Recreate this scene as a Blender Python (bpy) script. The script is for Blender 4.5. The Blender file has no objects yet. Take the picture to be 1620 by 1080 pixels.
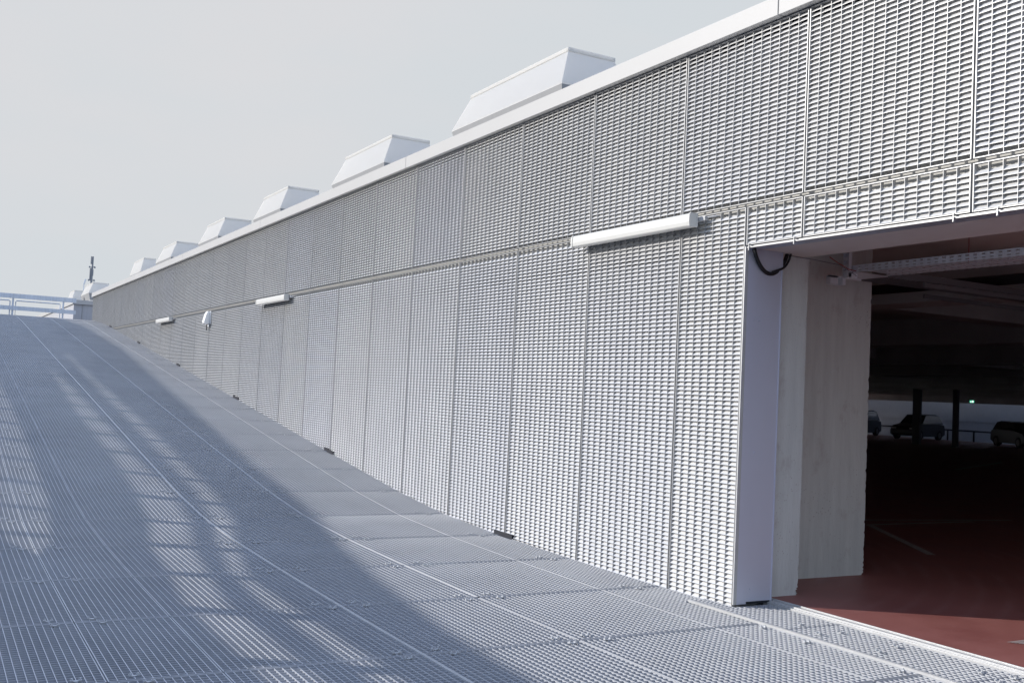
import bpy, math, random
import numpy as np
from mathutils import Vector, Matrix
random.seed(7)
C = bpy.context.scene.collection
scn = bpy.context.scene

# ------------------------------------------------------------------ helpers
class MB:
    def __init__(s): s.v=[]; s.f=[]; s.m=[]; s.sm=[]
    def quad(s,a,b,c,d,mi=0):
        n=len(s.v); s.v+=[tuple(a),tuple(b),tuple(c),tuple(d)]; s.f.append((n,n+1,n+2,n+3)); s.m.append(mi)
    def face(s,pts,mi=0):
        n=len(s.v); s.v+=[tuple(p) for p in pts]; s.f.append(tuple(range(n,n+len(pts)))); s.m.append(mi)
    def box(s,x0,x1,y0,y1,z0,z1,mi=0):
        n=len(s.v)
        s.v+=[(x0,y0,z0),(x1,y0,z0),(x1,y1,z0),(x0,y1,z0),(x0,y0,z1),(x1,y0,z1),(x1,y1,z1),(x0,y1,z1)]
        for q in ((0,3,2,1),(4,5,6,7),(0,1,5,4),(1,2,6,5),(2,3,7,6),(3,0,4,7)):
            s.f.append(tuple(n+i for i in q)); s.m.append(mi)
    def tube(s,pts,r,n=8,cap=True,mi=0):
        pts=[Vector(p) for p in pts]; base=len(s.v)
        rr=r if isinstance(r,(list,tuple)) else [r]*len(pts)
        up=Vector((0,0,1))
        for i,p in enumerate(pts):
            d=(pts[min(i+1,len(pts)-1)]-pts[max(i-1,0)]).normalized()
            a=d.cross(up)
            if a.length<1e-3: a=d.cross(Vector((1,0,0)))
            a.normalize(); b=d.cross(a)
            for k in range(n):
                t=2*math.pi*k/n
                s.v.append(tuple(p+(a*math.cos(t)+b*math.sin(t))*rr[i]))
        for i in range(len(pts)-1):
            for k in range(n):
                q=base+i*n
                s.f.append((q+k,q+(k+1)%n,q+n+(k+1)%n,q+n+k)); s.m.append(mi)
        if cap:
            s.f.append(tuple(base+k for k in range(n))[::-1]); s.m.append(mi)
            s.f.append(tuple(base+(len(pts)-1)*n+k for k in range(n))); s.m.append(mi)
    def prism(s,outline,ax,a,b,mi=0):
        """outline: list of 2D points; extruded along axis ax from a to b"""
        def P(p,t):
            if ax=='x': return (t,p[0],p[1])
            if ax=='y': return (p[0],t,p[1])
            return (p[0],p[1],t)
        n=len(s.v); m=len(outline)
        s.v+=[P(p,a) for p in outline]+[P(p,b) for p in outline]
        s.f.append(tuple(n+i for i in range(m))); s.m.append(mi)
        s.f.append(tuple(n+m+i for i in range(m))[::-1]); s.m.append(mi)
        for i in range(m):
            j=(i+1)%m; s.f.append((n+j,n+i,n+m+i,n+m+j)); s.m.append(mi)
    def mesh(s,name,mats,smooth=False,recalc=False):
        me=bpy.data.meshes.new(name); me.from_pydata(s.v,[],s.f)
        for m in (mats if isinstance(mats,(list,tuple)) else [mats]): me.materials.append(m)
        if any(s.m): me.polygons.foreach_set('material_index',s.m)
        if smooth: me.polygons.foreach_set('use_smooth',[True]*len(s.f))
        if recalc:
            import bmesh
            bm=bmesh.new(); bm.from_mesh(me); bmesh.ops.remove_doubles(bm,verts=bm.verts,dist=1e-5)
            bmesh.ops.recalc_face_normals(bm,faces=bm.faces); bm.to_mesh(me); bm.free()
        me.update(); return me
def link(name,me,parent=None,loc=None,kind=None,bevel=0):
    o=bpy.data.objects.new(name,me); C.objects.link(o)
    if parent: o.parent=parent
    if loc: o.location=loc
    if kind: o['kind']=kind
    if bevel:
        b=o.modifiers.new('bevel','BEVEL'); b.width=bevel; b.segments=2; b.limit_method='ANGLE'
    return o
def thing(name,label,cat,loc=(0,0,0),group=None):
    o=bpy.data.objects.new(name,None); C.objects.link(o); o.location=loc
    o.empty_display_size=.1
    o['label']=label; o['category']=cat
    if group: o['group']=group
    return o
def tag(o,label,cat,group=None):
    o['label']=label; o['category']=cat
    if group: o['group']=group
    return o
def copy_thing(src,loc,label,rot=None):
    r=src.copy(); C.objects.link(r); r.location=loc
    if rot is not None: r.rotation_euler=rot
    r['label']=label
    for ch in src.children:
        c=ch.copy(); C.objects.link(c); c.parent=r
        for g in ch.children:
            d=g.copy(); C.objects.link(d); d.parent=c
    return r

# ------------------------------------------------------------------ materials
def mat(name,col,rough=.5,metal=0.,spec=.5):
    m=bpy.data.materials.new(name); m.use_nodes=True
    b=m.node_tree.nodes['Principled BSDF']
    b.inputs['Base Color'].default_value=(*col,1); b.inputs['Roughness'].default_value=rough
    b.inputs['Metallic'].default_value=metal; b.inputs['Specular IOR Level'].default_value=spec
    return m
def vary(m,col,amt=.08,scale=3.,stretch=(1,1,1),detail=6,rand=0.,bump=0.,bscale=None,second=None,rough_amt=.0,coords='Object'):
    nt=m.node_tree; N=nt.nodes; L=nt.links; b=N['Principled BSDF']
    tc=N.new('ShaderNodeTexCoord'); mp=N.new('ShaderNodeMapping'); mp.inputs['Scale'].default_value=stretch
    if coords=='Geo':
        g=N.new('ShaderNodeNewGeometry'); L.new(g.outputs['Position'],mp.inputs['Vector'])
    else: L.new(tc.outputs[coords],mp.inputs['Vector'])
    n=N.new('ShaderNodeTexNoise'); n.inputs['Scale'].default_value=scale; n.inputs['Detail'].default_value=detail
    n.inputs['Roughness'].default_value=.62
    L.new(mp.outputs[0],n.inputs['Vector'])
    r=N.new('ShaderNodeMapRange'); r.inputs['From Min'].default_value=.25; r.inputs['From Max'].default_value=.75
    r.inputs['To Min'].default_value=1-amt; r.inputs['To Max'].default_value=1+amt
    L.new(n.outputs[0],r.inputs[0]); out=r.outputs[0]
    if rand:
        oi=N.new('ShaderNodeObjectInfo'); r2=N.new('ShaderNodeMapRange')
        r2.inputs['To Min'].default_value=1-rand; r2.inputs['To Max'].default_value=1+rand
        L.new(oi.outputs['Random'],r2.inputs[0])
        mu=N.new('ShaderNodeMath'); mu.operation='MULTIPLY'; L.new(out,mu.inputs[0]); L.new(r2.outputs[0],mu.inputs[1]); out=mu.outputs[0]
    v=N.new('ShaderNodeVectorMath'); v.operation='SCALE'; v.inputs[0].default_value=col
    L.new(out,v.inputs['Scale']); res=v.outputs[0]
    if second:
        c2,sc2,lo,hi,st2=second
        mp2=N.new('ShaderNodeMapping'); mp2.inputs['Scale'].default_value=st2
        L.new(mp.inputs['Vector'].links[0].from_socket,mp2.inputs['Vector'])
        n2=N.new('ShaderNodeTexNoise'); n2.inputs['Scale'].default_value=sc2; n2.inputs['Detail'].default_value=8
        n2.inputs['Roughness'].default_value=.7
        L.new(mp2.outputs[0],n2.inputs['Vector'])
        r3=N.new('ShaderNodeMapRange'); r3.inputs['From Min'].default_value=lo; r3.inputs['From Max'].default_value=hi
        L.new(n2.outputs[0],r3.inputs[0])
        mx=N.new('ShaderNodeMix'); mx.data_type='RGBA'; L.new(r3.outputs[0],mx.inputs[0])
        L.new(res,mx.inputs[6]); mx.inputs[7].default_value=(*c2,1); res=mx.outputs[2]
    L.new(res,b.inputs['Base Color'])
    if rough_amt:
        r4=N.new('ShaderNodeMapRange'); base=b.inputs['Roughness'].default_value
        r4.inputs['From Min'].default_value=.3; r4.inputs['From Max'].default_value=.7
        r4.inputs['To Min'].default_value=base-rough_amt; r4.inputs['To Max'].default_value=base+rough_amt
        L.new(n.outputs[0],r4.inputs[0]); L.new(r4.outputs[0],b.inputs['Roughness'])
    if bump:
        nb=N.new('ShaderNodeTexNoise'); nb.inputs['Scale'].default_value=bscale or scale*8; nb.inputs['Detail'].default_value=5
        L.new(mp.outputs[0],nb.inputs['Vector'])
        bp=N.new('ShaderNodeBump'); bp.inputs['Strength'].default_value=bump; bp.inputs['Distance'].default_value=.01
        L.new(nb.outputs[0],bp.inputs['Height']); L.new(bp.outputs[0],b.inputs['Normal'])
    return m
M={}
def panel_tint(m):
    nt=m.node_tree; N=nt.nodes; L=nt.links; b=N['Principled BSDF']; src=b.inputs['Base Color'].links[0].from_socket
    oi=N.new('ShaderNodeObjectInfo'); wn=N.new('ShaderNodeTexWhiteNoise'); wn.noise_dimensions='1D'; L.new(oi.outputs['Random'],wn.inputs['W'])
    r=N.new('ShaderNodeMapRange'); r.inputs['From Min'].default_value=.55; r.inputs['From Max'].default_value=1.; L.new(wn.outputs['Value'],r.inputs[0])
    mx=N.new('ShaderNodeMix'); mx.data_type='RGBA'; mx.blend_type='MULTIPLY'; L.new(r.outputs[0],mx.inputs[0]); L.new(src,mx.inputs[6]); mx.inputs[7].default_value=(.95,.96,1.0,1)
    L.new(mx.outputs[2],b.inputs['Base Color'])
M['louver']=vary(mat('galvanised_louver',(.6,.61,.62),.42,.30),(.80,.795,.785),.06,2.2,rand=.06,coords='Geo',second=((.65,.655,.67),1.6,.5,.8,(3,3,.25)))
panel_tint(M['louver'])
M['frame']=vary(mat('galvanised_frame',(.62,.63,.64),.4,.3),(.42,.42,.42),.06,4,coords='Geo')
M['deck']=vary(mat('galvanised_deck',(.5,.51,.53),.48,.35),(.515,.525,.55),.10,1.1,coords='Geo',second=((.39,.405,.44),.8,.52,.75,(1,.35,1)))
M['deck_rib']=vary(mat('galvanised_deck_rib',(.6,.6,.6),.45,.35),(.57,.58,.60),.08,1.4,coords='Geo')
M['strip']=vary(mat('galvanised_strip',(.68,.69,.7),.45,.25),(.52,.52,.515),.10,6,coords='Geo')
M['fascia']=vary(mat('white_fascia',(.78,.78,.77),.5,.0),(.435,.43,.42),.035,.9,coords='Geo')
M['jamb']=vary(mat('aluminium_cladding',(.55,.55,.6),.45,.35),(.62,.64,.745),.04,1.5,stretch=(1,1,.3),coords='Geo')
M['concrete']=vary(mat('concrete',(.36,.34,.32),.85),(.66,.69,.665),.11,2.2,stretch=(6,6,.6),coords='Geo',bump=.35,bscale=30,second=((.52,.51,.49),5,.56,.72,(1,1,.7)))
def pores(m,col,sc=42.):
    nt=m.node_tree; N=nt.nodes; L=nt.links; b=N['Principled BSDF']; src=b.inputs['Base Color'].links[0].from_socket
    g=N.new('ShaderNodeNewGeometry'); v=N.new('ShaderNodeTexVoronoi'); v.inputs['Scale'].default_value=sc; L.new(g.outputs['Position'],v.inputs['Vector'])
    wn=N.new('ShaderNodeTexNoise'); wn.inputs['Scale'].default_value=3.; L.new(g.outputs['Position'],wn.inputs['Vector'])
    th=N.new('ShaderNodeMapRange'); th.inputs['From Min'].default_value=.45; th.inputs['From Max'].default_value=.7; th.inputs['To Min'].default_value=.05; th.inputs['To Max'].default_value=.20; L.new(wn.outputs[0],th.inputs[0])
    lt=N.new('ShaderNodeMath'); lt.operation='LESS_THAN'; L.new(v.outputs['Distance'],lt.inputs[0]); L.new(th.outputs[0],lt.inputs[1])
    mx=N.new('ShaderNodeMix'); mx.data_type='RGBA'; L.new(lt.outputs[0],mx.inputs[0]); L.new(src,mx.inputs[6]); mx.inputs[7].default_value=(*col,1); L.new(mx.outputs[2],b.inputs['Base Color'])
pores(M['concrete'],(.50,.50,.48),34.)
M['soffit']=vary(mat('soffit_concrete',(.34,.32,.30),.85),(.78,.71,.65),.10,1.2,stretch=(1,.3,1),coords='Geo',bump=.2)
M['dark_concrete']=vary(mat('interior_concrete',(.22,.21,.2),.9),(.52,.51,.50),.15,.8,coords='Geo')
M['backing']=vary(mat('backing_render',(.3,.3,.27),.9),(.58,.58,.57),.1,1.5,coords='Geo')
M['dark_steel']=mat('dark_steel',(.035,.037,.042),.6,.2)
M['near_black']=mat('near_black_matte',(.02,.022,.03),.8)
M['tray']=vary(mat('galvanised_tray',(.55,.57,.6),.4,.3),(.80,.82,.86),.06,8,coords='Geo')
M['lamp']=vary(mat('opal_diffuser',(.82,.81,.76),.35),(.62,.61,.575),.015,8)
M['lampend']=mat('lamp_end_cap',(.45,.45,.45),.5)
M['cable']=mat('black_rubber',(.015,.015,.017),.55)
M['redwire']=mat('red_wire',(.35,.04,.03),.5)
M['vent']=vary(mat('white_coated_sheet',(.76,.77,.78),.45),(.76,.74,.70),.03,1.2,coords='Geo')
def translucent(m,f,col):
    nt=m.node_tree; N=nt.nodes; L=nt.links; out=N['Material Output']; b=N['Principled BSDF']
    t=N.new('ShaderNodeBsdfTranslucent'); t.inputs[0].default_value=(*col,1); mx=N.new('ShaderNodeMixShader'); mx.inputs[0].default_value=f
    L.new(b.outputs[0],mx.inputs[1]); L.new(t.outputs[0],mx.inputs[2]); L.new(mx.outputs[0],out.inputs['Surface'])
translucent(M['vent'],.5,(.88,.865,.83))
M['ventpoly']=vary(mat('grey_coated_sheet',(.6,.6,.6),.5),(.30,.30,.30),.06,2,stretch=(6,6,.5),coords='Geo')
M['rail']=vary(mat('galvanised_rail',(.42,.45,.5),.45,.4),(.60,.64,.70),.15,3,stretch=(6,1,.2),coords='Geo')
M['mast']=mat('mast_grey',(.22,.23,.25),.6)
M['ground']=vary(mat('asphalt',(.055,.055,.057),.9),(.055,.055,.058),.2,2,coords='Geo')
M['roof']=vary(mat('roof_membrane',(.3,.3,.3),.9),(.3,.3,.3),.1,1,coords='Geo')
M['line']=vary(mat('white_floor_paint',(.5,.5,.48),.7),(.46,.42,.40),.2,9,coords='Geo')
M['farwall']=vary(mat('far_cladding',(.4,.4,.4),.6),(.40,.405,.43),.08,3,stretch=(3,3,.2),coords='Geo')
M['midrail']=mat('mid_rail_render',(.46,.45,.42),.8)
M['clip']=vary(mat('bright_clip',(.8,.8,.8),.4,.2),(.58,.59,.60),.06,9,coords='Geo')
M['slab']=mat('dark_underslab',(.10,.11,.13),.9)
M['glass']=mat('car_glass',(.02,.025,.03),.1)
M['tyre']=mat('tyre',(.02,.02,.02),.8)
M['rim']=mat('alloy_rim',(.12,.12,.12),.5,.6)
M['headlamp']=mat('headlamp_glass',(.5,.5,.5),.2)
M['plastic']=mat('white_plastic',(.8,.8,.79),.4)
# red coated floor with scuffs and tyre arcs
def red_floor():
    m=mat('red_floor_coating',(.2,.06,.05),.5); nt=m.node_tree; N=nt.nodes; L=nt.links; b=N['Principled BSDF']
    g=N.new('ShaderNodeNewGeometry')
    n=N.new('ShaderNodeTexNoise'); n.inputs['Scale'].default_value=1.6; n.inputs['Detail'].default_value=9; n.inputs['Roughness'].default_value=.68
    L.new(g.outputs['Position'],n.inputs['Vector'])
    cr=N.new('ShaderNodeValToRGB'); cr.color_ramp.elements[0].position=.32; cr.color_ramp.elements[0].color=(.25,.084,.072,1)
    cr.color_ramp.elements[1].position=.70; cr.color_ramp.elements[1].color=(.34,.132,.113,1)
    L.new(n.outputs[0],cr.inputs[0])
    # tyre arcs: rings round a turning centre, broken by noise
    sub=N.new('ShaderNodeVectorMath'); sub.operation='SUBTRACT'; sub.inputs[1].default_value=(-1.2,9.5,0)
    L.new(g.outputs['Position'],sub.inputs[0])
    w=N.new('ShaderNodeTexWave'); w.wave_type='RINGS'; w.rings_direction='SPHERICAL'; w.inputs['Scale'].default_value=1.7
    w.inputs['Distortion'].default_value=1.4; w.inputs['Detail'].default_value=6; w.inputs['Detail Scale'].default_value=2.0; w.inputs['Detail Roughness'].default_value=.7
    L.new(sub.outputs[0],w.inputs['Vector'])
    pw=N.new('ShaderNodeMath'); pw.operation='POWER'; L.new(w.outputs[1],pw.inputs[0]); pw.inputs[1].default_value=3.0
    n2=N.new('ShaderNodeTexNoise'); n2.inputs['Scale'].default_value=.9; n2.inputs['Detail'].default_value=4; L.new(g.outputs['Position'],n2.inputs['Vector'])
    r=N.new('ShaderNodeMapRange'); r.inputs['From Min'].default_value=.45; r.inputs['From Max'].default_value=.75; r.inputs['To Max'].default_value=.38
    L.new(n2.outputs[0],r.inputs[0])
    mu=N.new('ShaderNodeMath'); mu.operation='MULTIPLY'; L.new(pw.outputs[0],mu.inputs[0]); L.new(r.outputs[0],mu.inputs[1])
    mx=N.new('ShaderNodeMix'); mx.data_type='RGBA'; L.new(mu.outputs[0],mx.inputs[0]); L.new(cr.outputs[0],mx.inputs[6]); mx.inputs[7].default_value=(.46,.27,.24,1)
    # fine pale specks
    n3=N.new('ShaderNodeTexNoise'); n3.inputs['Scale'].default_value=70; n3.inputs['Detail'].default_value=2; L.new(g.outputs['Position'],n3.inputs['Vector'])
    r3=N.new('ShaderNodeMapRange'); r3.inputs['From Min'].default_value=.70; r3.inputs['From Max'].default_value=.76; r3.inputs['To Max'].default_value=.5; L.new(n3.outputs[0],r3.inputs[0])
    mx2=N.new('ShaderNodeMix'); mx2.data_type='RGBA'; L.new(r3.outputs[0],mx2.inputs[0]); L.new(mx.outputs[2],mx2.inputs[6]); mx2.inputs[7].default_value=(.45,.36,.33,1)
    L.new(mx2.outputs[2],b.inputs['Base Color'])
    rr=N.new('ShaderNodeMapRange'); rr.inputs['To Min'].default_value=.38; rr.inputs['To Max'].default_value=.62; L.new(n.outputs[0],rr.inputs[0]); L.new(rr.outputs[0],b.inputs['Roughness'])
    bp=N.new('ShaderNodeBump'); bp.inputs['Strength'].default_value=.12; bp.inputs['Distance'].default_value=.004; L.new(n3.outputs[0],bp.inputs['Height']); L.new(bp.outputs[0],b.inputs['Normal'])
    return m
M['red']=red_floor()

# ------------------------------------------------------------------ ramp profile
PY=[-8,5.2,5.9,7.13,8.34,9.56,10.75,13.17,18.04,22.95,27.9,32.9,35.2,37.0,39,42,60]
PZ=[0,0,0,.008,.026,.070,.172,.445,1.012,1.58,2.150,2.728,2.955,3.075,3.15,3.19,3.2]
def ZR(y): return float(np.interp(y,PY,PZ))

# ------------------------------------------------------------------ ground
mb=MB(); mb.quad((-400,-400,-.9),(400,-400,-.9),(400,600,-.9),(-400,600,-.9))
link('ground',mb.mesh('ground',M['ground']),kind='structure')

# ------------------------------------------------------------------ ramp: gratings, seam covers, clips
Y0,Y1=-3.57,46.8
joints=[4.83+1.2*k for k in range(-7,35)]
cols=[-5.42,-4.92,-3.92,-3.42,-2.42,-1.47,-.50,.0]
xp,yp=.0385,.0400
mb=MB()
def ybar(mb,x,w,y0,y1,h=.030,dz=.001,mi=0,step=.6):
    n=max(1,int(round((y1-y0)/step)))
    ys=[y0+(y1-y0)*i/n for i in range(n+1)]
    for a,b in zip(ys,ys[1:]):
        za,zb=ZR(a)+dz,ZR(b)+dz
        mb.quad((x-w/2,a,za),(x+w/2,a,za),(x+w/2,b,zb),(x-w/2,b,zb),mi)
        mb.quad((x-w/2,a,za-h),(x-w/2,a,za),(x-w/2,b,zb),(x-w/2,b,zb-h),mi)
        mb.quad((x+w/2,a,za),(x+w/2,a,za-h),(x+w/2,b,zb-h),(x+w/2,b,zb),mi)
def xbar(mb,x0,x1,y,w,h=.030,dz=0,mi=0,zf=ZR):
    z=zf(y)+dz
    mb.quad((x0,y-w/2,z),(x1,y-w/2,z),(x1,y+w/2,z),(x0,y+w/2,z),mi)
    mb.quad((x0,y-w/2,z-h),(x1,y-w/2,z-h),(x1,y-w/2,z),(x0,y-w/2,z),mi)
    mb.quad((x1,y+w/2,z-h),(x0,y+w/2,z-h),(x0,y+w/2,z),(x1,y+w/2,z),mi)
for ci,(xa,xb) in enumerate(zip(cols,cols[1:])):
    hs=lambda v:.0035 if v in(-3.42,-4.92,-3.92) else .006
    a,b=xa+hs(xa),xb-hs(xb)
    for ya,yb in zip(joints,joints[1:]):
        jx=random.uniform(-.002,.002)
        y_s,y_e=ya+.007,yb-.007
        bb=b
        if xb==0. and yb<5.0: bb=-.165          # cut back to make room for the strip at the opening
        if xb==0. and ya<5.6<yb+.1 and yb>5.0: bb=-.165 if yb<5.7 else b
        nx=max(1,int(round((bb-a)/xp)))
        for i in range(nx+1):
            x=a+.0025+(bb-a-.005)*i/nx
            ybar(mb,x,.0040 if 0<i<nx else .0052,y_s,y_e,h=.032 if i in(0,nx) else .022,mi=1)
        ny=int(round((y_e-y_s)/yp))
        for j in range(ny+1):
            y=y_s+.003+(y_e-y_s-.006)*j/ny
            edge=j in(0,ny)
            xbar(mb,a+.003,bb-.003,y,.006 if edge else .0042,h=.036 if edge else .030,dz=.0025 if edge else -.0005)
ramp=link('ramp',mb.mesh('ramp',[M['deck'],M['deck_rib']]),kind='structure')
# seam covers: flat bars screwed over the lengthwise joints
def cover(x,w,y0,y1,name='seam_cover'):
    m2=MB(); n=max(2,int((y1-y0)/.4)); ys=[y0+(y1-y0)*i/n for i in range(n+1)]
    for a,b in zip(ys,ys[1:]):
        za,zb=ZR(a)+.005,ZR(b)+.005
        m2.quad((x-w/2,a,za),(x+w/2,a,za),(x+w/2,b,zb),(x-w/2,b,zb))
        m2.quad((x-w/2,a,za-.004),(x-w/2,a,za),(x-w/2,b,zb),(x-w/2,b,zb-.004))
        m2.quad((x+w/2,a,za),(x+w/2,a,za-.004),(x+w/2,b,zb-.004),(x+w/2,b,zb))
    return link(name,m2.mesh(name,M['strip']),ramp)
cover(-2.42,.020,-3.5,41); cover(-1.47,.013,6.03,36)
# dark slab and steel below the gratings
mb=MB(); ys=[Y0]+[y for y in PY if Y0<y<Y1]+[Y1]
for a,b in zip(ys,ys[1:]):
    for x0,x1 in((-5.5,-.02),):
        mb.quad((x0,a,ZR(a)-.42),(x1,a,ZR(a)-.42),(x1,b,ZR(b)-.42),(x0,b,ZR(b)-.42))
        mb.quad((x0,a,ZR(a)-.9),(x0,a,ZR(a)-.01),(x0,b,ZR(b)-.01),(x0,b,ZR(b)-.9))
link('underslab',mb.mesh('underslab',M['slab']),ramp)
mb=MB()
for y in joints[1:]:
    z=ZR(y)-.045; mb.box(-5.42,-.03,y-.05,y+.05,z-.12,z)
link('bearer',mb.mesh('bearer',M['dark_steel']),ramp)
# clips: a saddle with two bolt humps
cm=MB()
cm.box(-.030,.030,-.009,.009,.002,.006); 
for s in(-1,1):
    cm.box(s*.022-.008,s*.022+.008,-.011,.011,.0065,.013)
    cm.tube([(s*.022,0,.0135),(s*.022,0,.022)],.006,6)
cm.box(-.005,.005,-.009,.009,-.02,.0015)
clip_me=cm.mesh('clip',M['clip'])
clip_me.transform(Matrix.Diagonal((.8,.8,.75,1)))
cl=[]
for j,y in enumerate(joints[:-1]):
    if y>37: continue
    for xs in(-3.92,-2.42,-1.47):
        for dx,dy in((-.125,.055),(-.085,-.06),(.105,.06),(.145,-.055)):
            cl.append((xs+dx+random.uniform(-.02,.02),y+dy+random.uniform(-.01,.01)))
    if y>5.5 :
        for dx,dy in((-.12,.055),(-.06,-.055)): cl.append((-.08+dx-.06+random.uniform(-.02,.02),y+dy))
cam_xy=(-4.69,0)
vis=[c for c in cl if c[1]>3.4]
vis.sort(key=lambda c:(c[0]+4.69)**2+c[1]**2)
def slope(y): return math.atan2(ZR(y+.1)-ZR(y-.1),.2)
for x,y in vis[:100]:
    o=link('clip',clip_me,ramp,(x,y,ZR(y)+.001)); o.rotation_euler=(slope(y),0,random.uniform(-.12,.12))
mb=MB()
rest=vis[100:]+[c for c in cl if c[1]<=3.4]
bv=[Vector(v.co) for v in clip_me.vertices]; bf=[tuple(p.vertices) for p in clip_me.polygons]
for x,y in rest:
    T=Matrix.Translation((x,y,ZR(y)+.001))@Matrix.Rotation(slope(y),4,'X'); n=len(mb.v)
    mb.v+=[tuple(T@v) for v in bv]; mb.f+=[tuple(n+i for i in f) for f in bf]; mb.m+=[0]*len(bf)
link('clip',mb.mesh('clips_rest',M['clip']),ramp,kind='stuff')

# strip grating along the door opening (slightly raised)
ZS=.015
mb=MB()
zf=lambda y:ZS
xa,xb,ya,yb=-.150,.300,-1.6,5.215
mb.box(xa-.014,xa,ya,5.50,ZS-.013,ZS+.002,1)                        # bright edge angle
mb.box(xa-.026,.0-.004,5.501,5.515,-.01,ZS-.006,0)
for j in range(int((yb-ya)/.040)+1):
    y=ya+.040*j; mb.box(xa+.001,xb,y-.0026,y+.0026,ZS-.03,ZS)
for j in range(8):
    y=5.225+.036*j; mb.box(xa+.001,-.006,y-.0026,y+.0026,ZS-.03,ZS)
for i in range(12):
    x=xa+.012+.0385*i
    if x>xb: break
    mb.box(x-.0027,x+.0027,ya,(yb if x>-.01 else 5.5),ZS-.022,ZS+.0012,2)
for yj in(4.6,3.4,2.2,1.0): mb.box(xa+.002,xb,yj-.004,yj+.004,ZS-.03,ZS+.002)
strip=link('threshold_grating',mb.mesh('threshold_grating',[M['deck'],M['strip'],M['deck_rib'],M['dark_steel']]),ramp)
for x,y in((.02,4.66),(.10,4.42),(-.06,4.43),(.13,3.5),(.2,3.36),(.05,3.34),(-.22,4.72),(-.235,4.35),(-.225,3.7),(.15,4.05),(-.05,4.0)):
    o=link('clip',clip_me,ramp,(x,y,(ZS if x>-.17 else 0)+.002)); o.rotation_euler=(0,0,random.uniform(-.2,.2)+(1.3 if x>-.1 else 0))

# ------------------------------------------------------------------ the car park building
B=thing('parking_garage','long white car park clad in galvanised louvre panels with a dark open drive-in doorway','building')
PW=1.2; YS=3.523
ZM_LO,ZM_HI,ZT=2.650,2.676,3.850
NC=14
def louver_mesh(name,w,z0,z1,cells,rows_top_gap=.0,pitch=.0308,shape=None):
    """panel front at x=0; y 0..w, z z0..z1"""
    mb=MB(); g=.0085; t=.0030; D=.0245; H=.0247
    a,b=g,w-g
    zlo,zhi=z0,z1
    for i in range(cells+1):
        y=a+t/2+(b-a-t)*i/cells
        if i in(0,cells): mb.box(-.004,D+.004,y-t/2-.001,y+t/2+.001,zlo,zhi,1)
        else: mb.box(-.0015,D,y-t/2+.0005,y+t/2-.0005,zlo+.004,zhi-.004,1)
    mb.box(-.003,D,a+.006,b-.006,zhi-.0045,zhi,1)
    mb.box(-.003,D,a+.006,b-.006,zlo,zlo+.0045,1)
    z=zhi-.005-rows_top_gap-.0
    k=0
    while True:
        zb=z-pitch*(k+1)+.002
        if zb<zlo+.004: break
        # slat: front edge low, back edge high, slightly cupped, 2 mm thick
        P=[(.0,zb),(.008,zb+.0078),(.016,zb+.0165),(.0235,zb+H)]
        for (x0,c0),(x1,c1) in zip(P,P[1:]):
            mb.quad((x0,b-.004,c0),(x0,a+.004,c0),(x1,a+.004,c1),(x1,b-.004,c1))
        mb.quad((0,a+.004,zb-.0018),(0,a+.004,zb),(0,b-.004,zb),(0,b-.004,zb-.0018),1)
        mb.quad((0,a+.004,zb-.0018),(0,b-.004,zb-.0018),(.0235,b-.004,zb+H-.0018),(.0235,a+.004,zb+H-.0018))
        k+=1
    return mb.mesh(name,[M['louver'],M['frame']])
up_me=louver_mesh('louver_upper',PW,ZM_HI,ZT,NC)
lo_me=louver_mesh('louver_lower',PW,-.12,ZM_LO,NC,rows_top_gap=.026)
sh_me=louver_mesh('louver_lintel',PW,2.395,ZM_LO,NC,rows_top_gap=.026)
YJ=5.235
end_w=YS+2*PW-YJ-.004
end_me=louver_mesh('louver_end',end_w,-.12,ZM_LO,8,rows_top_gap=.026)
sh2_me=louver_mesh('louver_lintel_end',YJ-(YS+PW),2.395,ZM_LO,6,rows_top_gap=.026)
for k in range(-7,28):
    y=YS+PW*k
    link('louver_panel',up_me,B,(random.uniform(-.001,.001),y,0))
    if k>=2 or k<=-5: 
        if y<33.5: link('louver_panel',lo_me,B,(random.uniform(-.0012,.0012),y,0))
    elif k<1: link('louver_panel',sh_me,B,(0,y,0))
link('louver_panel',sh2_me,B,(0,YS+PW,0)); link('louver_panel',end_me,B,(0,YJ+.004,0))
# small white spring clamps holding the mesh
# fascia in lengths, roof
yb=[-4.9,-1.05,4.95,10.95,16.95,22.95,28.95,34.95,37.16]
for a,b in zip(yb,yb[1:]):
    mb=MB(); mb.box(-.055,.5,a+.004,b-.004,3.858+random.uniform(-.0015,.0015),3.992+random.uniform(-.0015,.0015))
    link('fascia',mb.mesh('fascia',M['fascia']),B,bevel=.003)
mb=MB(); mb.box(.045,.5,-4.9,37.1,3.842,3.857); mb.box(.028,.12,-4.9,37.1,3.8,3.97)  # dark strips put in for the shade in the gap under the fascia
link('dark_gap_strip',mb.mesh('dark_gap_strip',M['near_black']),B)
mb=MB(); mb.box(.5,56.3,-9,37.1,3.90,3.975); mb.box(8,56.3,37.1,60,3.90,3.96); 
link('roof',mb.mesh('roof',M['roof']),B)
# backing wall behind louvers
mb=MB()
mb.box(.085,.30,YJ+.10,37.1,-.4,2.38); mb.box(.085,.5,-4.9,37.1,2.452,3.87); mb.box(.30,.6,YJ+.35,37.1,-.4,2.38)
mb.box(.085,.30,-4.9,-2.3,-.4,2.38); mb.box(.3,.6,-9,-2.5,-.4,2.38)
mb.box(.6,8,36.9,37.1,-.4,3.9); mb.box(8,56,60,60.2,2.3,3.9); mb.box(8,56,60,60.2,-1,.9)
link('wall',mb.mesh('wall',M['backing']),B)
mb=MB(); mb.box(.045,.084,-4.9,37.1,2.600,2.732)
link('rail',mb.mesh('mid_rail',M['midrail']),B)
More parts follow.
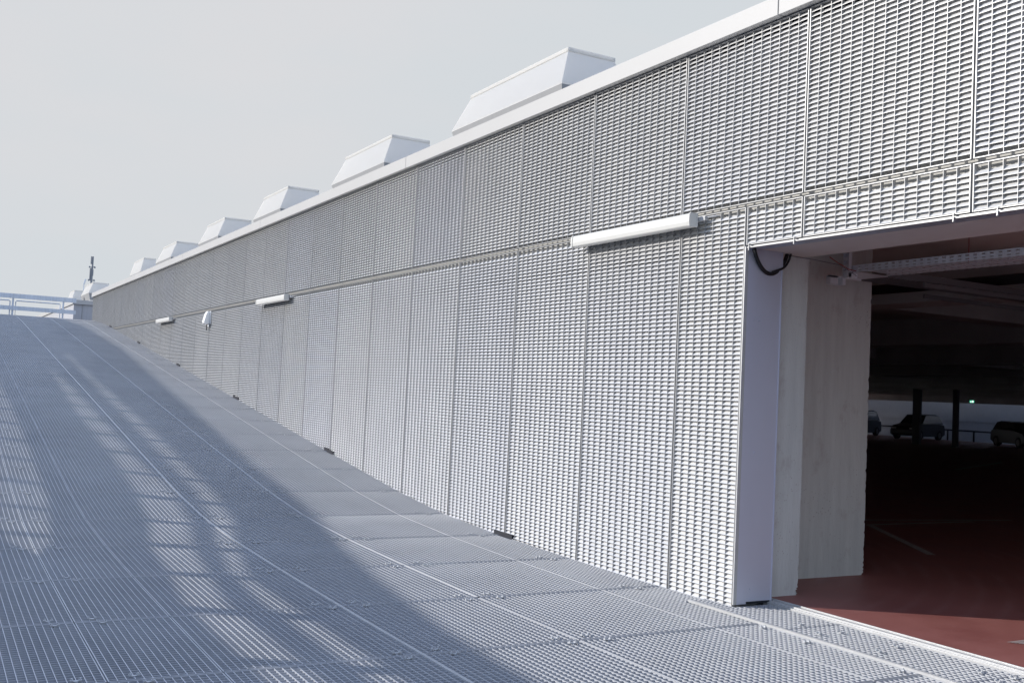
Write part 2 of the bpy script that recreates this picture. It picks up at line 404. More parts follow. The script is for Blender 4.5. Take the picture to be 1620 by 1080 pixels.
# dark beam ends showing in notches at the foot of the wall
for y in(8.34,13.15,18.02,22.95,27.93,32.9):
    mb=MB(); s=math.tan(slope(y)); L=.17
    o=[(y-L,ZR(y)-s*L-.02),(y+L,ZR(y)+s*L-.02),(y+L,ZR(y)+s*L+.036),(y-L,ZR(y)-s*L+.036)]
    mb.prism(o,'x',-.012,.05); link('beam_end',mb.mesh('beam_end',M['near_black'],recalc=True),B)
# lintel trim, jamb cladding
mb=MB()
mb.box(-.009,.004,-2.3,YJ-.02,2.3725,2.3745); mb.box(-.009,-.0075,-2.3,YJ-.02,2.375,2.380)
mb.box(.004,.030,-2.3,YJ-.03,2.378,2.388)
link('lintel_trim',mb.mesh('lintel_trim',M['frame']),B)
mb=MB(); mb.box(.005,.12,-2.3,YJ-.004,2.376,2.3775); mb.box(.03,.034,-2.3,YJ-.03,2.378,2.394); mb.box(.034,.12,-2.3,YJ-.004,2.3785,2.45)
link('lintel_plate',mb.mesh('lintel_plate',M['rail']),B)
for y in(4.78,3.62,2.5,5.19,3.36):
    mb=MB(); mb.box(-.018,-.012,y-.003,y+.003,2.358,2.400); mb.box(-.021,-.004,y-.007,y+.007,2.392,2.396); mb.tube([(-.015,y,2.354),(-.015,y,2.361)],.006,6)
    link('bolt',mb.mesh('bolt',M['frame']),B)
mb=MB()
mb.box(-.006,.022,YJ-.006,YJ+.004,.024,2.385)     # pale edge
link('jamb_trim',mb.mesh('jamb_trim',M['strip']),B,bevel=.001)
mb=MB(); mb.box(.0225,.105,YJ-.004,YJ+.05,.024,2.39); mb.box(.105,.325,YJ-.001,YJ+.05,.038,2.39); mb.box(.325,.331,YJ-.006,YJ+.04,.024,2.39)
for x,z in((.085,.11),(.135,.12),(.085,1.02),(.135,1.02),(.085,1.9),(.135,1.9)): mb.tube([(x,YJ-.008,z),(x,YJ+.0,z)],.004,8)
link('door_jamb',mb.mesh('door_jamb',M['jamb']),B)
mb=MB(); mb.box(.107,.324,YJ+.002,YJ+.04,.022,.037); link('dark_gap_strip',mb.mesh('jamb_gasket',M['near_black']),B)
# concrete piers (chipped feet): subdivided boxes with roughened edges
def rough_box(x0,x1,y0,y1,z0,z1,amp=.006,seed=1,chip=.03):
    rnd=random.Random(seed); mb=MB()
    def grid(A,U,V,nu,nv):
        pts={}
        for i in range(nu+1):
            for j in range(nv+1):
                pts[i,j]=[A[k]+U[k]*i/nu+V[k]*j/nv for k in range(3)]
        return pts
    nz=160; 
    off={}
    def cornershift(z,key):
        zz=round(z,3)
        if (zz,key) not in off:
            c=rnd.random()**4*amp*2
            if z-z0<.16: c+=rnd.random()**2*chip*(1-(z-z0)/.16)
            off[zz,key]=c
        return off[zz,key]
    zs=[z0+(z1-z0)*(i/nz)**1.35 for i in range(nz+1)]
    ring=[]
    for z in zs:
        c=[cornershift(z,k) for k in range(4)]
        ring.append([(x0,y0+c[0],z),(x0+c[0],y0,z),(x1-c[1],y0,z),(x1,y0+c[1],z),(x1,y1-c[2],z),(x1-c[2],y1,z),(x0+c[3],y1,z),(x0,y1-c[3],z)])
    for a,b in zip(ring,ring[1:]):
        for k in range(8): mb.quad(a[k],a[(k+1)%8],b[(k+1)%8],b[k])
    mb.face(ring[-1])
    return mb
link('pier',rough_box(.36,.645,5.305,5.75,.03,2.40,seed=3,chip=.034).mesh('pier',M['concrete']),B)
link('pier',rough_box(.66,1.83,5.79,6.4,.035,2.76,seed=5,chip=.028).mesh('pier2',M['concrete']),B)
# door sill: metal channel at the edge of the red floor
mb=MB()
mb.box(.302,.318,-2.3,5.28,.0,.026); mb.box(.3185,.350,-2.3,5.28,.01,.036); mb.box(.356,.366,-2.3,5.29,.02,.044)
link('door_sill',mb.mesh('door_sill',M['strip']),B,bevel=.001)
# lintel soffit beam and ceilings
mb=MB(); mb.box(.121,.60,-2.5,5.9,2.380,2.451)
link('soffit',mb.mesh('soffit',M['soffit']),B)
mb=MB(); mb.box(.5,56.3,-9,60,2.76,2.9)
mb.box(.601,.75,-9,36.9,2.452,2.76)
for x in(3.3,8.5,14,20,26,32,38,44,50): mb.box(x,x+.45,-9,36.8 if x<8 else 59.9,2.36,2.7595)
for y in(-6,8.4,16.6,24.8,33): mb.box(.76,55.9,y-.2,y+.2,2.50,2.759)
link('ceiling',mb.mesh('ceiling',[M['dark_concrete']]),B)
mb=MB(); mb.box(.76,3.29,-7.7,8.15,2.74,2.7595); link('ceiling_board',mb.mesh('ceiling_board',[M['soffit']]),B)
# far side of the garage: parapet, spandrel, screen
XF=56.
mb=MB()
mb.box(XF,XF+.3,-9,60,2.02,3.9); 
mb.box(.6,XF,-9.3,-9,-.4,.5); mb.box(XF-.02,XF+.3,-9,60,-1.2,-.50)
link('wall',mb.mesh('far_wall',M['dark_concrete']),B)
M['pillar']=mat('painted_pillar',(.06,.06,.065),.8)
for (x,y,w) in((35,32.38,.19),(35,30.32,.11),(35,24.3,.2)):
    mb=MB(); mb.box(x-.08,x+.08,y-w,y+w,-.2,2.37); link('column',mb.mesh('column',M['pillar']),B)
mb=MB()
for i in range(800):
    y=36+i*.03; mb.box(XF+.31,XF+.325,y,y+.018,-.6,2.1)
mb.box(XF+.335,XF+.36,30,60,.75,.80)
link('screen',mb.mesh('screen',M['frame']),B)
mb=MB(); mb.box(XF-.75,XF-.70,30,59,.14,.24)
for y in range(30,59,2): mb.box(XF-.69,XF-.64,y+.4,y+.5,-.5,.23)
tag(link('guard_rail',mb.mesh('guard_rail',M['dark_steel'])),'dark low guard rail before the pale screen deep inside the garage','guard rail')
mb=MB(); mb.box(XF+4.4,XF+4.8,-24,90,-.9,4.0); M['outer']=vary(mat('pale_backdrop',(.52,.56,.66),.9),(.58,.64,.78),.25,1.2,stretch=(1,3,.15),coords='Geo')  # backdrop added outside, toned for the dim light behind the slats
tag(link('backdrop_wall',mb.mesh('backdrop_wall',M['outer'])),'added backdrop wall giving dim light behind the slats at the far side of the garage','wall')
# red floor
mb=MB(); mb.quad((.367,-9,.040),(28,-9,.040),(28,60,.040),(.367,60,.040)); mb.quad((28,-9,.040),(48,-9,-.52),(48,60,-.52),(28,60,.040)); mb.quad((48,-9,-.52),(XF-.03,-9,-.52),(XF-.03,60,-.52),(48,60,-.52))
floor=link('floor',mb.mesh('floor',M['red']),kind='structure')
def stripe(pts,w,name='parking_line'):
    mb=MB()
    for (a,b) in zip(pts,pts[1:]):
        a=Vector((*a,.044)); b=Vector((*b,.044)); d=(b-a).normalized(); n=Vector((-d.y,d.x,0))*w/2
        mb.quad(a-n,b-n,b+n,a+n)
    return link(name,mb.mesh(name,M['line']),floor)
stripe([(3.4,6.4),(4.66,8.24),(6.46,8.23)],.08); stripe([(3.2,8.9),(7.2,8.25)],.07); stripe([(16.2,15.9),(21.4,18.4)],.12)
mb=MB()
for i in range(7): 
    y=3.735+i*.015; mb.quad((.90-i*.012,y,.0442),(1.9,y,.0442),(1.9,y+.009,.0442),(.89-i*.012,y+.009,.0442))
link('floor_marking',mb.mesh('floor_marking',M['line']),floor)

# ------------------------------------------------------------------ cable tray inside the doorway
T=thing('cable_tray','perforated galvanised cable tray hanging under the doorway ceiling with a rounded corner','cable tray',(1.2,5.3,2.34))
def loc(o,T): o.location=-Vector(T.location); return o
# perforated side rail built as a plate with holes along y
def perforated(mb,x,y0,y1,z0,z1,t=.003,pitch=.06,hole=.028,hz=.007,rows=2):
    n=int((y1-y0)/pitch); H=z1-z0
    zs=[z0]; 
    for r in range(rows):
        c=z0+H*(r+.6)/(rows+.2); zs+=[c-hz/2,c+hz/2]
    zs.append(z1)
    for r in range(rows+1): mb.box(x,x+t,y0,y0+n*pitch,zs[2*r],zs[2*r+1])
    for r in range(rows):
        for i in range(n):
            ya=y0+i*pitch+(r%2)*pitch/2*0; mb.box(x+.0003,x+t-.0003,ya,ya+pitch-hole,zs[2*r+1],zs[2*r+2])
mb=MB(); perforated(mb,1.2,-1.9,5.36,2.345,2.395); perforated(mb,1.52,-1.9,5.36,2.345,2.395)
loc(link('side_rail',mb.mesh('side_rail',M['tray']),T),T)
mb=MB()
for i in range(120): mb.box(1.2,1.523,-1.9+i*.06,-1.9+i*.06+.035,2.343,2.3447)
# bend + cross run (towards +x)
cx,cy,R1,R0=1.56,5.36,.36,.04
n=14
for i in range(n):
    a0=math.pi-(math.pi/2)*i/n; a1=math.pi-(math.pi/2)*(i+1)/n
    p=lambda a,r:(cx+math.cos(a)*r,cy+math.sin(a)*r)
    for z in(2.343,):
        q=[p(a0,R1),p(a1,R1),p(a1,R0),p(a0,R0)]; mb.quad(*[(u,v,z) for u,v in q])
    for r in(R1,R0):
        u,v=p(a0,r),p(a1,r); mb.quad((*u,2.343),(*v,2.343),(*v,2.395),(*u,2.395))
loc(link('bend',mb.mesh('tray_bend',M['tray']),T),T)
mb=MB()
for k in range(40): mb.box(1.561+k*.06,1.561+k*.06+.035,5.40,5.72,2.343,2.3447)
mb.box(1.56,3.9,5.397,5.40,2.343,2.395); mb.box(1.56,3.9,5.72,5.723,2.343,2.395)
for (a,b,y0) in((1.95,3.4,5.38),(2.6,4.2,5.9)): mb.box(a,b,y0,y0+.02,2.30,2.335)
M['dim_tray']=mat('dimmed_zinc',(.16,.16,.17),.6,.2)  # darker copy of the tray zinc, dimness of the interior put into the colour
loc(link('cross_run',mb.mesh('cross_run',M['dim_tray']),T),T)
for y in(5.42,2.4,-.6):
    mb=MB()
    for dx in(-.0,):
        x=1.165
        mb.box(x,x+.03,y,y+.003,2.31,2.74); mb.box(x,x+.03,y+.05,y+.053,2.31,2.74); mb.box(x+.027,x+.03,y+.003,y+.05,2.31,2.74)
        for q in range(8): mb.box(x-.002,x-.0005,y+.006,y+.047,2.33+q*.05,2.355+q*.05)
    mb.box(1.16,1.26,y,y+.04,2.30,2.34)
    loc(link('hanger',mb.mesh('hanger',M['tray']),T),T)
mb=MB(); mb.box(1.17,1.25,5.60,5.64,2.27,2.335); mb.box(1.28,1.31,5.58,5.66,2.27,2.335); mb.box(1.17,1.5,5.60,5.63,2.322,2.338)
loc(link('bracket',mb.mesh('bracket',M['tray']),T),T)
# second duct + pipes further in
mb=MB(); mb.tube([(3.0,-3,2.46),(3.0,7.9,2.46)],.045,10); mb.tube([(3.0,7.2,2.46),(2.3,7.2,2.44),(2.0,7.2,2.38)],.035,10)
tag(link('pipe',mb.mesh('pipe',M['dark_steel'],smooth=True)),'dark pipe under the garage ceiling behind the cable tray','pipe')
# cable loop
pts=[]
A=Vector((.045,YJ-.03,2.372)); Bp=Vector((.40,5.262,2.385))
for i in range(21):
    t=i/20; p=A.lerp(Bp,t); p.z-=.155*(1-(2*t-1)**2)**.8*(1 if True else 0); pts.append(tuple(p))
mb=MB(); mb.tube(pts,.0135,10); mb.tube([tuple(Vector(p)+Vector((.015,-.02,.010+.012*math.sin(i*.5)))) for i,p in enumerate(pts[9:])],.008,8)
tag(link('cable',mb.mesh('cable',M['cable'],smooth=True)),'thick black cable sagging in a loop at the top of the metal door jamb','cable')
mb=MB(); mb.tube([(.40,5.262,2.372),(.7,5.3,2.374),(1.0,5.35,2.372),(1.12,5.3,2.30)],.003,6); 
tag(link('cable',mb.mesh('thin_cable',M['mast'])),'thin grey wire strung under the soffit from the pier to the tray','cable')
mb=MB(); mb.tube([(1.05,5.5,2.45),(1.09,5.46,2.41),(1.14,5.40,2.36),(1.2,5.38,2.35)],.0035,6)
tag(link('wire',mb.mesh('wire',M['redwire'])),'short red wire slanting down to the tray beside its hanger','wire')
mb=MB(); mb.tube([(1.35,4.55,2.7),(1.352,4.55,2.36)],.003,6)
tag(link('wire',mb.mesh('wire2',M['redwire'])),'straight red wire hanging from the ceiling onto the perforated tray','wire')
# exit sign deep inside
E_=thing('exit_sign','tiny green and white glowing exit sign far inside the dark garage','sign',(37,31.0,1.90)); E_.scale=(.6,.6,.6)
mb=MB(); mb.box(-.03,.03,-.2,.2,-.1,.1); link('housing',mb.mesh('sign_housing',M['dark_steel']),E_)
em=bpy.data.materials.new('sign_glow'); em.use_nodes=True; b_=em.node_tree.nodes['Principled BSDF']; b_.inputs['Base Color'].default_value=(.05,.5,.3,1); b_.inputs['Emission Color'].default_value=(.1,.8,.5,1); b_.inputs['Emission Strength'].default_value=.35
mb=MB(); mb.box(-.034,-.031,-.19,.19,-.09,.09); link('face',mb.mesh('sign_face',em),E_)
em2=bpy.data.materials.new('sign_white'); em2.use_nodes=True; b_=em2.node_tree.nodes['Principled BSDF']; b_.inputs['Emission Color'].default_value=(.9,1,.95,1); b_.inputs['Emission Strength'].default_value=.6
mb=MB(); mb.box(-.037,-.035,-.13,-.02,-.07,.07); mb.box(-.037,-.035,.04,.12,-.07,.03); link('pictogram',mb.mesh('sign_pictogram',em2),E_)
# ------------------------------------------------------------------ cars
def car(name,label,loc,rot,col,tall=0.,l=4.1):
    T=thing(name,label,'car',loc,'cars parked deep inside the garage'); T.rotation_euler=(0,0,rot)
    pm=mat('car_paint',tuple(c*.5 for c in col),.4,.0)
    h=l/2; z=tall
    prof=[(-h,.35),(-h+.02,.62),(-h+.25,.80+z*.3),(-h+1.05,.92+z*.4),(-h+1.2,.95+z*.4),(h-.75,.98+z*.4),(h-.12,.92+z*.3),(h,.70),(h,.35),(h-.35,.22),(-h+.3,.22)]
    mb=MB(); W=.86
    def ring(y,s,dz): return [(x*s,y,zz+dz) for x,zz in prof]
    rs=[ring(-W,.985,0),ring(-W+.08,1,.02),ring(W-.08,1,.02),ring(W,.985,0)]
    for a,b in zip(rs,rs[1:]):
        for i in range(len(prof)):
            j=(i+1)%len(prof); mb.quad(a[i],a[j],b[j],b[i])
    mb.face(rs[0]); mb.face(rs[-1][::-1])
    roof=[(-h+1.05,.90+z*.4),(-h+1.75,1.38+z),(h-1.0,1.44+z),(h-.45,1.35+z),(h-.2,.95+z*.4)]
    r0=[(x,-W+.05,zz) for x,zz in roof]; r1=[(x,-W+.20,zz) for x,zz in roof]
    lo=[(roof[0][0],roof[0][1]),(roof[-1][0],roof[-1][1])]
    top=[]
    for s in(-1,1):
        top.append([(roof[0][0],s*(W-.05),roof[0][1])]+[(x,s*(W-.19),zz) for x,zz in roof[1:4]]+[(roof[4][0],s*(W-.05),roof[4][1])])
    a,b=top
    for i in (1,2): mb.quad(a[i],a[i+1],b[i+1],b[i])
    mb.quad(a[3],a[4],b[4],b[3])
    link('body',mb.mesh('car_body',pm,recalc=True),T,bevel=.02)
    g=MB(); g.quad(a[0],a[1],b[1],b[0]); g.face(a); g.face(b[::-1])
    link('window',g.mesh('car_window',M['glass']),T)
    for x in(-h+.75,h-.75):
        for s in(-1,1):
            w=MB(); w.tube([(0,-.1,0),(0,.1,0)],.31,20); o=link('wheel',w.mesh('wheel',M['tyre']),T,(x,s*(W-.08),.31))
            w=MB(); w.tube([(0,-.105,0),(0,.105,0)],.19,12); link('rim',w.mesh('rim',M['rim']),o)
    for s in(-1,1):
        w=MB(); w.box(-.03,.03,-.16,.16,-.07,.07); link('headlight',w.mesh('headlight',M['headlamp']),T,(-h+.10,s*.62,.69))
    return T
car('parked_car','dark hatchback parked in front of the pale screen, middle of the three cars',(52.3,46.4,-.51),math.radians(10),(.03,.03,.035),tall=.22,l=3.9)
car('parked_car','dark boxy car half hidden behind the broad concrete pier, leftmost of the three',(52.0,51.3,-.51),math.radians(16),(.03,.03,.035),tall=.32,l=4.2)
car('parked_car','dark car cut by the right edge of the photo, seen against the pale screen',(51.6,38.5,-.51),math.radians(62),(.03,.03,.035),tall=.08)

# ------------------------------------------------------------------ wall lamps
lampM=thing('wall_lamp','long white tube lamp on the wall just left of the doorway, largest of three','lamp',(0,6.455,2.605),'tube lamps along the wall')
mb=MB(); L=.745
prof=[(-.118,-.038),(-.122,-.01),(-.120,.040),(-.108,.052),(-.045,.055),(-.045,-.040),(-.105,-.044)]
mb.prism(prof,'y',-L,L)
link('diffuser',mb.mesh('lamp_diffuser',M['lamp'],recalc=True),lampM,bevel=.006)
for ea,eb in((-L-.022,-L-.001),(L+.001,L+.022)):
    mb=MB(); mb.prism([(x*1.02,z*1.04) for x,z in prof],'y',ea,eb); link('end_cap',mb.mesh('lamp_end',M['lamp'],recalc=True),lampM)
mb=MB(); mb.box(-.044,-.002,-L+.05,L-.05,-.03,.045); mb.box(-.04,-.004,-L-.09,-L+.04,.0,.03)
mb.tube([(-.03,-L-.02,.02),(-.02,-L-.10,.022),(.0,-L-.16,.026),(.03,-L-.2,.03)],.006,6)
link('housing',mb.mesh('lamp_housing',M['lampend']),lampM)
copy_thing(lampM,(0,15.92,2.60),'long white tube lamp on the wall between the other two tube lamps')
copy_thing(lampM,(0,24.40,2.60),'white tube lamp farthest along the wall, smallest of three')
# surveillance camera / sensor
K=thing('security_camera','white wedge-shaped security camera on a bracket halfway down the wall','camera',(0,20.35,2.51)); K.scale=(.45,1.0,.92)
mb=MB(); mb.prism([(-.03,.12),(-.12,.13),(-.19,.06),(-.27,-.10),(-.25,-.13),(-.10,-.15),(-.03,-.12)],'y',-.09,.09)
link('body',mb.mesh('camera_body',M['plastic'],recalc=True),K,bevel=.012)
mb=MB(); mb.box(-.029,-.001,-.13,.13,-.14,.13); link('bracket',mb.mesh('camera_bracket',M['plastic']),K)
mb=MB(); mb.tube([(-.10,.0,-.15),(-.10,0,-.27)],.025,8); link('lens',mb.mesh('camera_lens',M['dark_steel']),K)
mb=MB(); mb.tube([(-.05,-.06,-.15),(-.06,-.06,-.20)],.035,10); link('sensor',mb.mesh('camera_sensor',M['plastic']),K)

# ------------------------------------------------------------------ roof ventilation hoods
def ring(x0,x1,y0,y1,z): return [(x0,y0,z),(x1,y0,z),(x1,y1,z),(x0,y1,z)]
def hood(name,label,loc,ln=2.67,short=False):
    T=thing(name,label,'roof vent',loc,'white roof vents in a row')
    # local origin: near-left top corner foot at roof level
    b=.215; w=.68
    rt=ring(0,w,0,ln,1.74); rw=ring(-b,w+b,-b,ln+b,1.22); ru=ring(-b+.09,w+b-.09,-b+.09,ln+b-.09,.86); rb=ring(-b+.09,w+b-.09,-b+.09,ln+b-.09,.0)
    mb=MB()
    for k in range(4): mb.quad(rw[k],rw[(k+1)%4],rt[(k+1)%4],rt[k])
    mb.face([(x,y,z-.03) for x,y,z in rt])
    # lower lip
    for k in range(4): mb.quad([c-(.02 if i==2 else 0) for i,c in enumerate(rw[k])],[c-(.02 if i==2 else 0) for i,c in enumerate(rw[(k+1)%4])],rw[(k+1)%4],rw[k])
    link('hood',mb.mesh('vent_hood',M['vent']),T)
    mb=MB()
    rw2=[(x,y,z-.021) for x,y,z in rw]
    for k in range(4): mb.quad(ru[k],ru[(k+1)%4],rw2[(k+1)%4],rw2[k])
    for yy in (.62*ln,.66*ln): mb.box(-b+.02,-b+.06,yy,yy+.012,.9,1.19)
    link('skirt',mb.mesh('vent_skirt',M['ventpoly']),T)
    mb=MB()
    for k in range(4): mb.quad(rb[k],rb[(k+1)%4],ru[(k+1)%4],ru[k])
    link('curb',mb.mesh('vent_curb',M['vent']),T)
    # top rim
    mb=MB(); e=.025
    mb.box(-e,w+e,-e,0,1.70,1.752); mb.box(-e,w+e,ln,ln+e,1.70,1.752); mb.box(-e,0,.0,ln,1.70,1.752); mb.box(w,w+e,0,ln,1.70,1.752)
    link('rim',mb.mesh('vent_rim',M['vent']),T,bevel=.003)
    return T
V=hood('roof_vent','largest white roof vent, nearest the camera above the wall',(2.15,11.06,4.0))
names=['second white roof vent counted from the nearest, flat topped with flared sides','third white roof vent counted from the nearest, in the middle of the row','fourth white roof vent counted from the nearest','fifth white roof vent counted from the nearest, overlapping the sixth']
for nm,y,ln in zip(names,(16.79,22.8,28.5,34.8),(2.29,1.9,2.04,2.2)):
    o=copy_thing(V,(2.15,y,4.0),nm); o.scale=(1,ln/2.67,1)
o=copy_thing(V,(2.15,40.77,4.0),'small sixth white roof vent, last one above the near wall'); o.scale=(.6,.78,1)
# far block beyond the gap
F=thing('roof_building','pale far block of the car park beyond the gap, with white parapet','building')
mb=MB(); mb.box(.0,30,42.46,95,2.95,3.90); link('wall',mb.mesh('far_block_wall',M['farwall']),F)
mb=MB(); mb.box(-.05,30,42.38,95,3.905,4.07); link('parapet',mb.mesh('far_block_parapet',M['fascia']),F,bevel=.004)
for i in range(6):
    mb=MB(); mb.box(.3+.6*i,.32+.6*i,42.44,42.459,2.9,3.89); link('seam',mb.mesh('far_seam',M['ventpoly']),F)
copy_thing(V,(2.15,54.43,4.02),'white roof vent on the far block below the thin mast')
copy_thing(V,(2.15,61.9,4.1),'smallest and farthest white roof vent, beside the railing end').scale=(.6,.8,1)
# mast
MS=thing('antenna_mast','thin grey antenna mast rising behind the far white vents','mast',(5.2,80,4.0))
mb=MB(); mb.tube([(0,0,0),(0.0,0,3.2),(.02,0,5.7)],[.14,.09,.055],8); link('pole',mb.mesh('mast_pole',M['mast']),MS)
for x,z0,z1,r in((-.09,5.15,5.70,.035),(-.11,4.0,4.85,.04),(.085,4.3,4.75,.02)):
    mb=MB(); mb.box(x-r,x+r,-.06,.06,z0,z1); link('antenna',mb.mesh('antenna',M['mast']),MS,bevel=.01)
for z,w in((4.93,.17),(3.98,.18)):
    for q in(-1,1):
        mb=MB(); mb.tube([(q*w,-.09,z-.02),(q*w,.09,z+.02)],.065,10); mb.tube([(0,0,z),(q*w,0,z)],.015,6)
        link('dish',mb.mesh('mast_dish',M['mast']),MS)
mb=MB(); mb.tube([(-.48,0,0),(-.48,0,3.65)],.04,6); mb.tube([(-.48,0,3.65),(-.38,0,4.02)],.07,6); link('stub',mb.mesh('mast_stub',M['plastic']),MS)
# ------------------------------------------------------------------ railing across the crest
Rl=thing('railing','galvanised railing of two wide plates on posts across the top of the ramp','railing',(0,40,3.16))
for z0,z1 in((.64,.80),(.225,.37)):
    mb=MB(); mb.box(-5.6,-.20,-.03,0,z0,z1)
    for x in(-4.6,-2.35,-.95): mb.box(x,x+.05,-.045,-.031,z0+.02,z1-.02)
    link('rail_plate',mb.mesh('rail_plate',M['rail']),Rl)
for x in(-5.4,-3.8,-2.24,-.62):
    mb=MB(); mb.box(x-.03,x+.03,.01,.07,-.3,.70); link('post',mb.mesh('post',M['rail']),Rl)
for a,b in((-3.70,-2.33),(-2.15,-.72),(-5.3,-3.9)):
    mb=MB(); mb.tube([(a,.04,-.2),(a,.04,.53),(a+.03,.04,.56),(b-.03,.04,.56),(b,.04,.53),(b,.04,-.2)],.019,8)
    link('infill_frame',mb.mesh('infill_frame',M['rail']),Rl)
# ------------------------------------------------------------------ unseen slotted screen left of the ramp, added to cast the long shadow
KX,KY=.83/math.tan(math.radians(20)),.671; XL=-5.6
def edge(pts):  # shadow outline on the ramp projected back onto the screen
    o=[]
    for X,y in pts:
        z=ZR(y); o.append((y+KY*(X-XL),z+(X-XL)/KX))
    o.sort(); return o
Et=edge([(-2.12,-3),(-2.12,4.2),(-2.10,4.8),(-2.05,5.36),(-1.88,6.7),(-1.62,8.2),(-1.42,9.2),(-1.28,10.4),(-1.25,12.2),(-1.11,15.2),(-.95,19.4),(-.70,25.6),(-.80,32.4),(-.8,40)])
Qt=edge([(-2.69,-3),(-2.69,7.05),(-2.43,8.4),(-2.14,9.8),(-2.04,10.8),(-1.98,15.8),(-2.04,24),(-2.1,40)])
Qb=edge([(-2.83,-3),(-2.83,6.3),(-2.76,7.3),(-2.56,8.5),(-2.33,9.8),(-2.22,10.8),(-2.18,16),(-2.16,22),(-2.11,28),(-2.105,40)])
Pt=edge([(-3.02,-3),(-3.02,6.3),(-2.9,7.3),(-2.78,8.3),(-2.52,10),(-2.42,11),(-2.5,12.5),(-2.5,15),(-2.55,19),(-2.6,40)])
Pb=edge([(-3.28,-3),(-3.28,6.3),(-3.16,7.4),(-3.1,8.4),(-2.88,10),(-2.8,11),(-2.78,12.5),(-2.80,16),(-2.74,19),(-2.68,22),(-2.62,27),(-2.605,40)])
Rt=edge([(-3.9,-3),(-3.9,8.2),(-3.72,8.8),(-3.7,9.5),(-3.6,11),(-3.58,16),(-3.62,20),(-3.62,40)])
Rb=edge([(-3.91,-3),(-3.91,8.2),(-4.1,8.8),(-4.1,9.5),(-4.05,11),(-3.85,15),(-3.63,20),(-3.625,40)])
S=thing('shadow_screen','unseen slotted steel plate screen left of the ramp, shaped to cast its shadows','screen')
def ev(e,y): return float(np.interp(y,[p[0] for p in e],[p[1] for p in e]))
def plate(hi,lo,name,y0=-1,y1=44):
    mb=MB(); ys=np.arange(y0,y1+.01,.3)
    for a,b in zip(ys,ys[1:]):
        ta,tb=ev(hi,a),ev(hi,b); la=lo(a) if callable(lo) else ev(lo,a); lb=lo(b) if callable(lo) else ev(lo,b)
        for x,fl in((XL,0),(XL-.03,1)):
            mb.quad((x,a,la),(x,b,lb),(x,b,tb),(x,a,ta))
        mb.quad((XL-.03,a,ta),(XL,a,ta),(XL,b,tb),(XL-.03,b,tb)); mb.quad((XL-.03,a,la),(XL,a,la),(XL,b,lb),(XL-.03,b,lb))
    return link(name,mb.mesh(name,M['rail']),S)
plate(Et,Qt,'plate'); plate(Qb,Pt,'plate'); plate(Pb,Rt,'plate'); plate(Rb,lambda y:ZR(y)-.6,'plate')
for k in range(-5,24):
    yo=8.45+1.2*k+KY*(-3.-XL)
    if yo<-1 or yo>40: continue
    w=.055 if k%2 else .07
    mb=MB(); mb.box(XL-.11,XL-.035,yo-w,yo+w,ZR(yo)-.5,ev(Et,yo)-.02); link('post',mb.mesh('screen_post',M['rail']),S)

# ------------------------------------------------------------------ light, sky
ELEV=20.; AZ=math.atan2(-.83,.557)      # azimuth of the sun measured from +y toward +x
ce,se=math.cos(math.radians(ELEV)),math.sin(math.radians(ELEV))
sd=Vector((math.sin(AZ)*ce,math.cos(AZ)*ce,se))
sl=bpy.data.lights.new('sun','SUN'); sl.energy=2.0; sl.angle=math.radians(.8); sl.color=(1,.955,.90)
so=bpy.data.objects.new('sun',sl); C.objects.link(so); so.rotation_euler=(-sd).to_track_quat('-Z','Y').to_euler(); so.location=(-20,10,20)
W=bpy.data.worlds.new('World'); scn.world=W; W.use_nodes=True
N=W.node_tree.nodes; L=W.node_tree.links; bg=N['Background']; bg.inputs['Strength'].default_value=.15
sky=N.new('ShaderNodeTexSky'); sky.sky_type='NISHITA'; sky.sun_disc=False; sky.sun_elevation=math.radians(ELEV); sky.sun_rotation=AZ
sky.air_density=1.6; sky.dust_density=.6; sky.ozone_density=4
tc=N.new('ShaderNodeTexCoord'); sx=N.new('ShaderNodeSeparateXYZ'); L.new(tc.outputs['Generated'],sx.inputs[0])
rm=N.new('ShaderNodeMapRange'); rm.interpolation_type='SMOOTHSTEP'; rm.inputs['From Min'].default_value=.36; rm.inputs['From Max'].default_value=.75
rm.inputs['To Min'].default_value=1.; rm.inputs['To Max'].default_value=.0
L.new(sx.outputs[2],rm.inputs[0])
nz=N.new('ShaderNodeTexNoise'); nz.inputs['Scale'].default_value=2.2; nz.inputs['Detail'].default_value=5
mpp=N.new('ShaderNodeMapping'); mpp.inputs['Scale'].default_value=(1,1,2.6); L.new(tc.outputs['Generated'],mpp.inputs[0]); L.new(mpp.outputs[0],nz.inputs[0])
cr=N.new('ShaderNodeValToRGB'); cr.color_ramp.elements[0].position=.38; cr.color_ramp.elements[0].color=(.635,.672,.705,1); cr.color_ramp.elements[1].position=.60; cr.color_ramp.elements[1].color=(.675,.682,.705,1)
L.new(nz.outputs[0],cr.inputs[0])
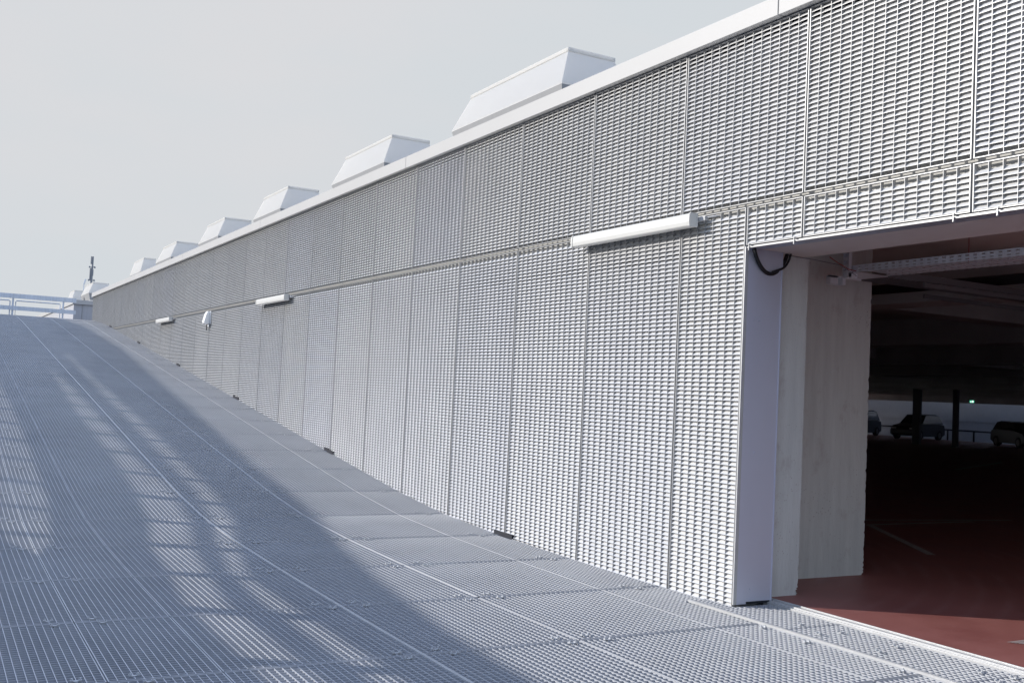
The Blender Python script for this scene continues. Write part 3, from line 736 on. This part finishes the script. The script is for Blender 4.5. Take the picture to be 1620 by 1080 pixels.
sc=N.new('ShaderNodeVectorMath'); sc.operation='SCALE'; sc.inputs['Scale'].default_value=10.2*.1/.15/2**1.13; L.new(cr.outputs[0],sc.inputs[0])
mx=N.new('ShaderNodeMix'); mx.data_type='RGBA'; L.new(rm.outputs[0],mx.inputs[0]); mxb=N.new('ShaderNodeMix'); mxb.data_type='RGBA'; mxb.inputs[0].default_value=.6; L.new(sky.outputs[0],mxb.inputs[6])
kk=10.*.1/.15/2**1.13; mxb.inputs[7].default_value=(.70*kk,.88*kk,1.38*kk,1); L.new(mxb.outputs[2],mx.inputs[6]); L.new(sc.outputs[0],mx.inputs[7])
L.new(mx.outputs[2],bg.inputs['Color'])
ry=N.new('ShaderNodeMapRange'); ry.interpolation_type='SMOOTHSTEP'; ry.inputs['From Min'].default_value=-.75; ry.inputs['From Max'].default_value=.1; ry.inputs['To Min'].default_value=.5
L.new(sx.outputs[1],ry.inputs[0]); my=N.new('ShaderNodeMath'); my.operation='MULTIPLY'; L.new(ry.outputs[0],my.inputs[0]); L.new(rm.outputs[0],my.inputs[1]); L.new(my.outputs[0],mx.inputs[0])

# ------------------------------------------------------------------ camera
f=1639.18; yaw,pitch,roll=.511857881,.0487411525,.0468540934
Fv=Vector((math.sin(yaw)*math.cos(pitch),math.cos(yaw)*math.cos(pitch),math.sin(pitch)))
r=Fv.cross(Vector((0,0,1))).normalized(); u=r.cross(Fv)
r2=math.cos(roll)*r+math.sin(roll)*u; u2=-math.sin(roll)*r+math.cos(roll)*u
cd=bpy.data.cameras.new('camera'); co=bpy.data.objects.new('camera',cd); C.objects.link(co)
Mx=Matrix((( r2.x,u2.x,-Fv.x,-4.694),(r2.y,u2.y,-Fv.y,0),(r2.z,u2.z,-Fv.z,1.3455),(0,0,0,1)))
co.matrix_world=Mx; cd.sensor_width=36; cd.lens=f/1620*36; cd.clip_start=.05; cd.clip_end=2000
scn.camera=co
scn.view_settings.view_transform='Standard'; scn.view_settings.look='None'; scn.view_settings.exposure=1.15; scn.view_settings.gamma=1
